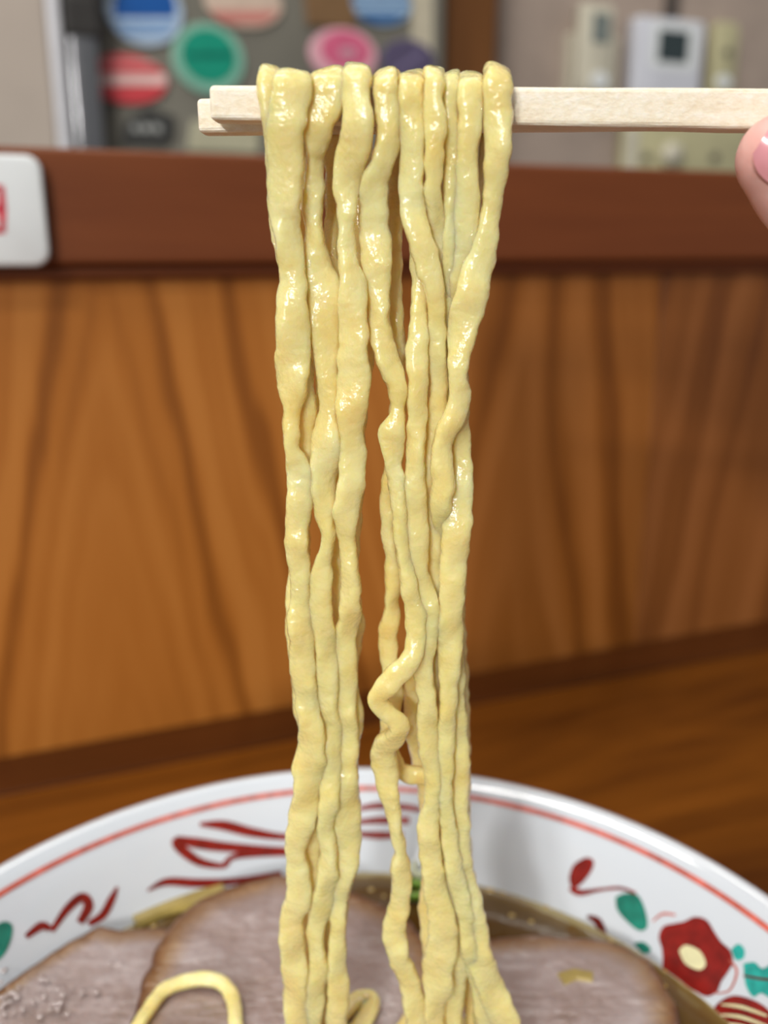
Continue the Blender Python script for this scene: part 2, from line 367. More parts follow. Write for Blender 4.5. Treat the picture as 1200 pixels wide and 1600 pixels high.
magnet(594, 6, 47, 36, (150, 178, 204), [('blue_edge', (40, 92, 146), seg(594, 6, 44, 33, 22, 37)), ('blue_edge', (40, 92, 146), seg(594, 6, 44, 33, 2, 8))],
       'blue and white striped magnet at the top right of the refrigerator')
magnet(535, 86, 52, 42, (218, 166, 176), [('pink_field', (204, 96, 128), px_ell(538, 80, 38, 30, KF)), ('pale_swirl', (228, 176, 190), px_ell(542, 84, 14, 9, KF))],
       'pink round magnet with a pale swirl just above the lifted noodles')
magnet(636, 96, 42, 34, (84, 76, 102), [('pale_streak', (116, 106, 138), [ku(x, y, KF) for x, y in ((612, 110), (616, 116), (660, 86), (655, 80))])],
       'dark purple round magnet right of the pink one')
bub = prism([ku(x, y, KF) for x, y in ((190, 226), (256, 230), (272, 214), (272, 182), (232, 168), (204, 182), (192, 194))], KF-4, KF-.2, .8)
o = mk('fridge_magnet', bub, print_mat('charcoal_print', (62, 62, 60)), None, YAW, label='charcoal grey cut-out magnet with pale lettering below the red oval', cat='magnet', group='cut-out magnets on the grey refrigerator')
for a, b in ((206, 216), (221, 233), (238, 250)):
    mk('lettering', prism([ku(x, y, KF) for x, y in ((a, 205), (b, 207), (b, 197), (a, 194))], KF-4.35, KF-3.9), print_mat('pale_lettering', (168, 170, 166)), o, YAW)
mk('fridge_magnet', prism([ku(x, y, KF) for x, y in ((292, 236), (402, 240), (404, 196), (300, 188))], KF-4, KF-.2, .8), print_mat('cream_print', (176, 172, 146)), None, YAW,
   label='cream rectangular magnet sheet low on the refrigerator under the chopstick tips', cat='magnet')
mk('fridge_magnet', prism([ku(x, y, KF) for x, y in ((478, 40), (552, 44), (560, -30), (470, -30))], KF-4, KF-.2, .8), print_mat('brown_print', (120, 92, 62)), None, YAW,
   label='brown magnet between the cream one and the blue striped one', cat='magnet')
mk('paper_sheet', box((ku(642, 60, KF)[0], KF-1.2, ku(640, 128, KF)[1]), (ku(676, 60, KF)[0], KF-.1, ku(640, -60, KF)[1]), .3, 1), print_mat('ivory_paper', (186, 178, 156)), None, YAW, label='narrow ivory paper strip at the right edge of the refrigerator', cat='paper')
# things on the wall at right
def wplate(x0, y0, x1, y1, n0, n1, r, bev=2.0):
    a = ku(x0, y1, n0); b = ku(x1, y0, n0); return rounded_plate(a[0], b[0], a[1], b[1], n0, n1, r, bev)
rc = empty('remote_control', loc(*(lambda p: (p[0], KW-10, p[1]))(ku(928, 140, KW))), YAW, label='cream air conditioner remote in its holder on the wall, left of the thermostat', cat='remote control')
mk('holder', wplate(889, 55, 968, 150, KW-16, KW-.2, 5), M_cream, rc, YAW)
mk('body', wplate(902, 8, 962, 146, KW-30, KW-16.3, 6, 3), M_cream, rc, YAW, True)
mk('display', wplate(925, 22, 955, 66, KW-30.6, KW-29.5, 2, .4), M_lcd2, rc, YAW, label='grey display window')
mk('button', prism(px_ell(937, 126, 13, 13, KW-31), KW-33, KW-29.8, 1), M_white, rc, YAW, label='round white button')
th = empty('wall_controller', loc(*(lambda p: (p[0], KW-10, p[1]))(ku(1045, 165, KW))), YAW, label='white wall controller with a dark square display and cable above', cat='thermostat')
mk('case', wplate(986, 34, 1104, 178, KW-22, KW-.2, 7, 3), M_pwhite, th, YAW, True)
mk('bezel', wplate(1015, 40, 1094, 106, KW-23.2, KW-21.8, 5, .8), M_white, th, YAW)
mk('display', wplate(1028, 50, 1078, 95, KW-24, KW-23, 2, .4), M_lcd, th, YAW, label='dark square display')
mk('flap', wplate(1018, 112, 1092, 170, KW-23.4, KW-21.8, 4, .8), M_pwhite, th, YAW)
p0 = ku(1047, 36, KW-8)
mk('cable', tube([loc(p0[0], KW-8, p0[1]-4), loc(p0[0]+1, KW-7, p0[1]+60), loc(p0[0]-2, KW-7, p0[1]+300)], 9, 12), M_cable, th, YAW, True, label='dark grey cable')
sw = empty('small_remote', loc(*(lambda p: (p[0], KW-8, p[1]))(ku(1130, 165, KW))), YAW, label='yellowed small remote with one round button right of the white controller', cat='remote control')
mk('body', wplate(1108, 36, 1158, 165, KW-16, KW-.2, 9, 3), M_olive, sw, YAW, True)
mk('button', prism(px_ell(1136, 82, 6, 6, KW-16), KW-18, KW-15.8, .6), M_cable, sw, YAW, label='dark round button')
mk('button', prism(px_ell(1130, 128, 12, 11, KW-16), KW-18, KW-15.8, .8), M_white, sw, YAW, label='pale round button')
sb = empty('switch_box', loc(*(lambda p: (p[0], KW-8, p[1]))(ku(1070, 280, KW))), YAW, label='yellowed switch box with a round knob low on the wall under the chopsticks', cat='switch')
mk('case', wplate(972, 196, 1172, 292, KW-18, KW-.2, 6, 3), M_olive, sb, YAW, True)
mk('end_cap', wplate(974, 198, 1000, 290, KW-20, KW-18.2, 5, 1), M_cream, sb, YAW)
mk('knob', tube([loc(*(lambda p: (p[0], KW-18, p[1]))(ku(1046, 242, KW-18))), loc(*(lambda p: (p[0], KW-30, p[1]))(ku(1046, 242, KW-18)))], [15, 12], 24), M_cream, sb, YAW, True)
for x in (1009, 1116): mk('button', prism(px_ell(x, 246, 7, 7, KW-18), KW-20, KW-17.8, .6), M_cable, sb, YAW, label='dark button')

# ------------------------------------------------------------------ bowl
BC = (-5.8, 128.0); RIM = -145.0
prof_in = [(108.6, -145.0), (107.2, -145.6), (105.2, -147.6), (101.5, -152.5), (97.5, -159.5), (93.4, -167.5), (87, -178), (74, -190), (52, -199), (25, -203), (0.5, -204)]
prof_out = [(0.5, -213), (40, -213), (41, -216.9), (45, -216.9), (46.5, -211), (62, -206), (80, -195), (92, -181), (100, -168), (106, -155), (109.2, -147.6), (109.9, -145.9), (109.5, -145.0)]
prof = prof_out + crom([list(p) for p in prof_in], 2.0)
bowl = mk('ramen_bowl', lathe(prof, 160, BC), M_bowl, None, 0, True, label='white porcelain ramen bowl painted with red and teal flowers on its inner rim', cat='bowl', base=(BC[0], BC[1], -217))
PI_ = crom([list(p) for p in prof_in], 1.0)
def rad_at(z):
    for (r0, z0), (r1, z1) in zip(PI_, PI_[1:]):
        if z1 <= z <= z0: t = (z0-z)/((z0-z1) or 1); return r0+(r1-r0)*t
    return PI_[0][0] if z > PI_[0][1] else 1
def bowl_hit(x, y, lift=.22):
    r = ray(x, y); lo, hi = None, None; d = 150.0; prev = None
    k = -204.0/r.z
    # walk outwards along the ray and take the last crossing, on the far wall
    best = None
    for i in range(400):
        t = 120+i*.6; p = r*t
        if p.z > RIM: continue
        s = math.hypot(p.x-BC[0], p.y-BC[1])-rad_at(p.z)
        if prev is not None and prev[1] < 0 <= s:
            f = prev[1]/(prev[1]-s); best = prev[0]+(p-prev[0])*f; break
        prev = (p, s)
    if best is None: best = r*(RIM/r.z)
    nin = Vector((BC[0]-best.x, BC[1]-best.y, 0)).normalized()*.8+Vector((0, 0, .6))
    return best+nin*lift
def brush(ctrl, lift=.22):                            # painted stroke: (x, y, width) in picture units, laid on the glaze
    P = crom([[a, b, 0, c] for a, b, c in ctrl], 5); V, Fc = [], []
    for i, (x, y, _, wd) in enumerate(P):
        a = P[max(i-1, 0)]; b = P[min(i+1, len(P)-1)]; tx, ty = b[0]-a[0], b[1]-a[1]; L = math.hypot(tx, ty) or 1
        nx, ny = -ty/L, tx/L
        for s in (-.5, 0, .5): V.append(bowl_hit(x+nx*wd*s, y+ny*wd*s, lift+(0.05 if s == 0 else 0)))
    for i in range(len(P)-1):
        for k in (0, 1): Fc.append((3*i+k, 3*i+k+1, 3*i+4+k, 3*i+3+k))
    return V, Fc
def blob(pts, lift=.22):
    P = crom([[a, b, 0] for a, b in pts+pts[:1]], 5)[:-1]; cx = sum(p[0] for p in P)/len(P); cy = sum(p[1] for p in P)/len(P); n = len(P)
    V = [bowl_hit(cx, cy, lift)]
    for s in (.33, .67, 1): V += [bowl_hit(cx+(p[0]-cx)*s, cy+(p[1]-cy)*s, lift) for p in P]
    Fc = [(0, 1+k, 1+(k+1) % n) for k in range(n)]
    for r in range(2): Fc += [(1+r*n+k, 1+(r+1)*n+k, 1+(r+1)*n+(k+1) % n, 1+r*n+(k+1) % n) for k in range(n)]
    return V, Fc
def decal(name, vf, m, label=None): return mk(name, vf, m, bowl, 0, True, label=label)
# red line round the rim
ln = []
for r_, z_ in ((104.75, -148.0), (104.3, -148.6), (103.9, -149.1)): ln.append((r_-.12, z_+.18))
decal('rim_line', lathe(ln, 160, BC), M_line, 'thin red line around the inside of the rim')
for ctrl in ([(312, 1288, 6), (350, 1290, 16), (395, 1301, 15), (450, 1308, 10), (520, 1306, 8)],
             [(272, 1310, 6), (278, 1322, 16), (310, 1346, 14), (350, 1353, 8), (356, 1344, 8)],
             [(274, 1311, 10), (310, 1318, 17), (360, 1324, 15), (450, 1328, 9), (530, 1324, 7)],
             [(346, 1356, 5), (362, 1340, 9), (400, 1334, 11), (460, 1333, 9)],
             [(230, 1392, 3), (260, 1378, 12), (310, 1380, 14), (370, 1376, 10), (440, 1364, 8)],
             [(40, 1464, 8), (64, 1447, 14), (78, 1452, 9)],
             [(80, 1455, 8), (105, 1420, 13), (128, 1402, 15), (138, 1416, 16), (124, 1442, 12)],
             [(138, 1444, 10), (160, 1430, 13), (174, 1405, 12), (183, 1386, 4)],
             [(552, 1266, 5), (590, 1259, 11), (640, 1262, 10), (664, 1268, 5)],
             [(548, 1286, 6), (590, 1282, 12), (640, 1282, 12)],
             [(548, 1302, 7), (590, 1305, 13), (630, 1304, 8)]):
    decal('painted_stroke', brush(ctrl), M_red)
decal('painted_leaf', blob([(-14, 1450), (6, 1440), (19, 1448), (14, 1476), (0, 1498), (-16, 1500)]), M_teal, 'teal painted leaf at the left')
decal('painted_bud', blob([(889, 1372), (896, 1352), (916, 1340), (928, 1346), (924, 1362), (908, 1382), (894, 1388)]), M_red, 'red painted bud')
decal('painted_stem', brush([(893, 1386, 12), (906, 1395, 10), (940, 1390, 5), (970, 1388, 5), (994, 1396, 4)]), M_red, 'thin red painted stem')
decal('painted_leaf', blob([(962, 1402), (976, 1396), (996, 1398), (1008, 1420), (1012, 1448), (998, 1454), (976, 1436), (964, 1420)]), M_teal, 'teal painted leaf beside the red flower')
decal('painted_leaf', blob([(990, 1474), (1006, 1472), (1018, 1484), (1006, 1490)]), M_teal)
decal('painted_stroke', brush([(918, 1432, 5), (934, 1440, 13), (944, 1462, 12)]), M_dark)
fl = []
for k in range(40):
    a = 2*math.pi*k/40; r = 1+.1*math.cos(5*a+.6); fl.append((1086+56*r*math.cos(a), 1494+58*r*math.sin(a)+.22*52*math.cos(a)))
decal('painted_flower', blob(fl[::2]), M_red, 'red painted flower with a pale centre')
decal('flower_centre', blob([(1062, 1486), (1072, 1477), (1094, 1486), (1104, 1506), (1094, 1516), (1072, 1506)], .36), M_pale, 'pale yellow flower centre')
decal('painted_dot', blob([(1143, 1484), (1154, 1475), (1164, 1484), (1162, 1498), (1150, 1500)]), M_turq, 'turquoise painted dot')
decal('painted_flower', blob([(1162, 1506), (1180, 1504), (1192, 1514), (1212, 1506), (1230, 1530), (1214, 1562), (1190, 1552), (1178, 1558), (1166, 1540)]), M_turq, 'turquoise painted flower')
decal('painted_stroke', brush([(1163, 1525, 3), (1190, 1530, 4), (1216, 1532, 3)], .36), M_dark)
decal('painted_flower', blob([(1112, 1590), (1120, 1570), (1146, 1556), (1180, 1564), (1205, 1582), (1222, 1616), (1190, 1640), (1140, 1630)]), M_red, 'striped red painted flower at the lower right')
for y in (1574, 1590, 1604): decal('painted_stroke', brush([(1128, y-4, 2), (1160, y, 5), (1200, y+14, 3)], .36), M_pale)
decal('painted_stroke', brush([(1020, 1440, 2), (1036, 1428, 4), (1056, 1430, 3)]), M_line)
decal('painted_stroke', brush([(1140, 1500, 3), (1152, 1518, 4), (1140, 1548, 3), (1116, 1552, 2)]), M_line)

# ------------------------------------------------------------------ soup and what floats in it
SZ = -168.2
n_, V, Fc, dep = 96, [Vector((BC[0], BC[1], SZ))], [], [1.0]
for r in (20, 45, 65, 78, 85, 89, 91, 92.6, 93.1):
    for k in range(n_):
        a = 2*math.pi*k/n_; V.append(Vector((BC[0]+r*math.cos(a), BC[1]+r*math.sin(a), SZ+(.35 if r > 93 else .1 if r > 92 else 0)))); dep.append(min(1, (93.1-r)/30))
Fc = [(0, 1+k, 1+(k+1) % n_) for k in range(n_)]
for q in range(8): Fc += [(1+q*n_+k, 1+(q+1)*n_+k, 1+(q+1)*n_+(k+1) % n_, 1+q*n_+(k+1) % n_) for k in range(n_)]
soup = mk('soup', (V, Fc), M_soup, None, 0, True, label='clear brown soy broth filling the white bowl around the pork', cat='soup', attr={'depth': dep})
M_oil = plain('oil_film', (170, 140, 70), .03, .8, .1, 90)
random.seed(9)
def droplet(x, y, r, z=SZ+.1):
    p = at_z(x, y, z); V = [Vector((p.x, p.y, z+r*.35))]; Fc = []; n = 12
    for s, h in ((.5, .27), (.85, .12), (1, 0)):
        V += [Vector((p.x+r*s*math.cos(2*math.pi*k/n), p.y+r*s*math.sin(2*math.pi*k/n), z+r*h)) for k in range(n)]
    Fc = [(0, 1+k, 1+(k+1) % n) for k in range(n)]
    for q in range(2): Fc += [(1+q*n+k, 1+(q+1)*n+k, 1+(q+1)*n+(k+1) % n, 1+q*n+(k+1) % n) for k in range(n)]
    return V, Fc
for x, y, r in ((766, 1390, 1.1), (787, 1393, 1.0), (252, 1414, 1.2), (290, 1422, 1.2), (240, 1446, .8), (855, 1416, 1.0), (868, 1420, .9), (880, 1424, 1.1), (894, 1430, .9), (908, 1436, .8), (968, 1462, .9), (978, 1467, 1.1), (955, 1470, .7), (800, 1430, .8), (830, 1440, .7), (1042, 1516, 1.0), (1038, 1540, .7), (580, 1390, .8), (600, 1400, .6), (700, 1440, .7)):
    mk('oil_droplet', droplet(x, y, r), M_oil, soup, 0, True)
def slab(outline, ztop, thick, tilt=(0, 0), seed=1):
    """meat slice: outline in picture units on its own height, rounded browned edge"""
    P = crom([[a.x, a.y, 0] for a in (at_z(x, y, ztop) for x, y in outline+outline[:1])], 1.6)[:-1]; n = len(P)
    for p in P:
        L = math.hypot(p[0]-BC[0], p[1]-BC[1]); k = min(1, (rad_at(ztop-thick*.4)-.9)/L); p[0] = BC[0]+(p[0]-BC[0])*k; p[1] = BC[1]+(p[1]-BC[1])*k
    cx = sum(p[0] for p in P)/n; cy = sum(p[1] for p in P)/n
    V, at, Fc = [], [], []
    def z(x, y): return ztop+tilt[0]*(x-cx)+tilt[1]*(y-cy)+.55*noise.noise(Vector((x*.09, y*.09, seed)))+.25*noise.noise(Vector((x*.3, y*.3, seed+5)))
    rings = [(s, 0) for s in (.1, .25, .4, .55, .68, .79, .87, .92, .96, .985)]+[(1, -.22), (1.0, -.6), (.98, -1)]
    for s, dz in rings:
        for i, p in enumerate(P):
            wv = 1+.02*noise.noise(Vector((i*.35, seed, s)))
            x = cx+(p[0]-cx)*s*wv; y = cy+(p[1]-cy)*s*wv; V.append(Vector((x, y, z(x, y)+dz*thick))); at.append(s if dz == 0 else 1)
    V.append(Vector((cx, cy, z(cx, cy)))); at.append(0); c = len(V)-1
    for r in range(len(rings)-1): Fc += [(r*n+k, (r+1)*n+k, (r+1)*n+(k+1) % n, r*n+(k+1) % n) for k in range(n)]
    Fc += [(c, k, (k+1) % n) for k in range(n)]
    return (V, Fc), at
def meat(outline, ztop, thick, label, tilt=(0, 0), seed=1):
    vf, at = slab(outline, ztop, thick, tilt, seed)
    return mk('pork_slice', vf, M_meat, None, 0, True, label=label, cat='meat', group='pork slices in the bowl', attr={'edge': at})
left_slice = meat([(-60, 1520), (0, 1488), (60, 1456), (125, 1440), (185, 1452), (240, 1446), (290, 1452), (330, 1500), (330, 1600), (260, 1700), (120, 1750), (-60, 1760), (-140, 1640)], -163.6, 4.0, 'leftmost pork slice in the bowl, glistening with oil dots', (-.03, 0), 2)
meat([(196, 1640), (206, 1585), (226, 1520), (252, 1464), (300, 1412), (360, 1384), (430, 1366), (500, 1372), (560, 1396), (620, 1424), (668, 1470), (690, 1560), (640, 1700), (480, 1780), (300, 1760)], -161.3, 5.0, 'middle pork slice overlapping the left one, with a browned left edge', (0, 0), 5)
meat([(600, 1530), (650, 1486), (730, 1468), (830, 1462), (930, 1466), (1000, 1486), (1036, 1530), (1064, 1600), (1040, 1700), (900, 1780), (700, 1760), (590, 1660)], -164.0, 3.6, 'right-hand pork slice in the bowl below the painted leaf', (.0, 0), 8)
M_gloss = plain('clear_fat_drop', (160, 142, 138), .05, 1.0, .04, 90, Coat_Weight=1.0, Coat_Roughness=.03, Coat_IOR=1.8)
random.seed(12)
for i in range(46):                   # glistening fat drops on the left slice
    x, y = (random.uniform(0, 130), random.gauss(1562, 22)) if i < 34 else (random.uniform(0, 270), random.uniform(1480, 1590))
    z = -163.2-.03*(at_z(x, y, -163.6).x+42)
    mk('fat_droplet', droplet(x, y, random.uniform(.35, .8), z+.15), M_gloss, left_slice, 0, True)
M_bamboo = plain('bamboo_shoot', (166, 146, 82), .3, .5, .12, 120, Coat_Weight=.4); M_leek = plain('green_onion', (116, 158, 44), .35, .5, .2, 200, Coat_Weight=.4)
M_leekw = plain('onion_white', (216, 220, 188), .35, .5, .06, 200, Coat_Weight=.4)
def stick(pts, z, wd, th):
    P = [at_z(x, y, z) for x, y in pts]; V, Fc = [], []
    for i, p in enumerate(P):
        t = (P[min(i+1, len(P)-1)]-P[max(i-1, 0)]).normalized(); s = Vector((-t.y, t.x, 0))*wd/2
        V += [p-s, p-s*.8+Vector((0, 0, th)), p+s*.8+Vector((0, 0, th)), p+s]
    for i in range(len(P)-1): Fc += [(4*i+k, 4*i+(k+1) % 4, 4*i+4+(k+1) % 4, 4*i+4+k) for k in range(4)]
    Fc += [(3, 2, 1, 0), tuple(4*(len(P)-1)+k for k in range(4))]; return V, Fc
mk('bamboo_shoot', stick([(205, 1436), (250, 1416), (300, 1402), (350, 1396)], -167.6, 9, 1.6), M_bamboo, None, label='yellow bamboo shoot strip in the soup behind the two left pork slices', cat='bamboo shoot')
mk('bamboo_shoot', stick([(876, 1532), (898, 1525), (926, 1530)], -164.2, 3.2, 1.0), M_bamboo, None, label='small yellow bamboo shoot piece lying on the right pork slice', cat='bamboo shoot')
def onion(x, y, z, r, h, m, label):
    p = at_z(x, y, z); mk('green_onion_ring', lathe([(r*.62, z), (r, z), (r*1.02, z+h*.5), (r*.97, z+h), (r*.62, z+h), (r*.58, z+h*.5), (r*.62, z)], 20, p), m, None, 0, True, label=label, cat='green onion', group='green onion rings in the soup')
onion(648, 1396, -167.4, 3.4, 2.0, M_leek, 'green onion ring floating in the soup between the two noodle bundles')
onion(660, 1366, -167.4, 3.4, 2.6, M_leekw, 'pale onion ring at the back of the soup beneath the painted strokes')

# ------------------------------------------------------------------ noodles
class Wob:                            # smooth 1D wobble along the strand
    def __init__(s, rng, lam, amp): s.c = [(amp*rng.uniform(.4, 1)/(1+.35*i), 2*math.pi/(lam/(1+.62*i)*rng.uniform(.85, 1.15)), rng.uniform(0, 6.28)) for i in range(3)]
    def __call__(s, x): return sum(a*math.sin(k*x+p) for a, k, p in s.c)
def ribbon(ctrl, th, seed, ruff=1.0, nr=18, taper=True):
    """ctrl: (P, width, facing normal); a flat wavy strand of dough"""
    rng = random.Random(seed)
    K = [[*p, wd, *nn] for p, wd, nn in ctrl]; S_ = crom(K, .55); n = len(S_)
    tw, eL, eR, lL, lR, tk = Wob(rng, 30, .3*ruff), Wob(rng, 20, .3*ruff), Wob(rng, 17, .3*ruff), Wob(rng, 8, .12*ruff), Wob(rng, 7, .12*ruff), Wob(rng, 16, .06)
    V, Fc, s = [], [], 0.0
    P = [Vector(q[:3]) for q in S_]
    for i in range(n):
        if i: s += (P[i]-P[i-1]).length
        T = (P[min(i+2, n-1)]-P[max(i-2, 0)]).normalized(); Nn = Vector(S_[i][4:7]); Wd = T.cross(Nn)
        if Wd.length < 1e-4: Wd = Vector((1, 0, 0))
        Wd.normalize(); Nn = Wd.cross(T)
        a = tw(s); Wd, Nn = Wd*math.cos(a)+Nn*math.sin(a), Nn*math.cos(a)-Wd*math.sin(a)
        hw = max(.8, S_[i][3]/2*1.1); ht = th/2*(1+tk(s)); end = min(i, n-1-i)
        if taper and end < 3: hw *= .55+.15*end; ht *= .5+.16*end
        for k in range(nr):
            g = 2*math.pi*k/nr; c, d = math.cos(g), math.sin(g)
            x = math.copysign(abs(c)**.62, c)*hw; y = math.copysign(abs(d)**.62, d)*ht
            f = (x/hw+1)/2
            q3 = P[i]*.55+Wd*x*.6; bm_ = .11*noise.noise(Vector((q3.x+seed, q3.y, q3.z)))+.07*noise.noise(Vector((q3.x*2.6, q3.y*2.6+seed, q3.z*2.6)))
            x += c*bm_; y += d*bm_*1.4
            V.append(P[i]+Wd*(x+(lL(s)*(1-f)+lR(s)*f)*abs(c))+Nn*(y*(1-.12*(2*f-1)**2)+eL(s)*(1-f)+eR(s)*f))
    for i in range(n-1):
        for k in range(nr):
            j = (k+1) % nr; Fc.append((i*nr+k, i*nr+j, (i+1)*nr+j, (i+1)*nr+k))
    Fc.append(tuple(reversed(range(nr)))); Fc.append(tuple((n-1)*nr+k for k in range(nr)))
    return V, Fc
D0 = 150.0
FR, BK = Vector((0, -1, 0)), Vector((0, 1, 0))
def leg(tr, nn, neg=False):
    out = []
    for row in tr:
        y, xl, xr = row[0], row[1], row[2]; L = row[3]
        p = at_d((xl+xr)/2, y, D0+L); depth = p.y*cp-p.z*sp
        out.append((p, (xr-xl)*depth/F, nn))
    return out
def noodle(fr, bk, label, seed, zo=0.0, th=2.35, ruff=1.0):
    """fr, bk: rows (image height, left, right, depth behind the front layer), from the sticks down"""
    f = leg(list(reversed(fr)), FR); b = leg(bk, BK)
    pf, wf = f[-1][0], f[-1][1]; pb, wb = b[0][0], b[0][1]
    def mid(t, y, z, nn): return (Vector((pf.x+(pb.x-pf.x)*t, y, z)), wf+(wb-wf)*t, Vector(nn).normalized())
    zt = 24.5+zo
    arch = [mid(.08, pf.y+.6, zt-1.3, (0, -.8, .6)), mid(.25, 153.0, zt-.1, (0, -.25, 1)), mid(.5, 157.5, zt, (0, 0, 1)), mid(.75, 162, zt-.5, (0, .25, 1)), mid(.92, pb.y-.7, zt-2.4, (0, .8, .6))]
    return mk('noodle', ribbon(f+arch+b, th, seed, ruff), M_noodle, None, 0, True, label=label, cat='noodle', group='noodles lifted on the chopsticks')
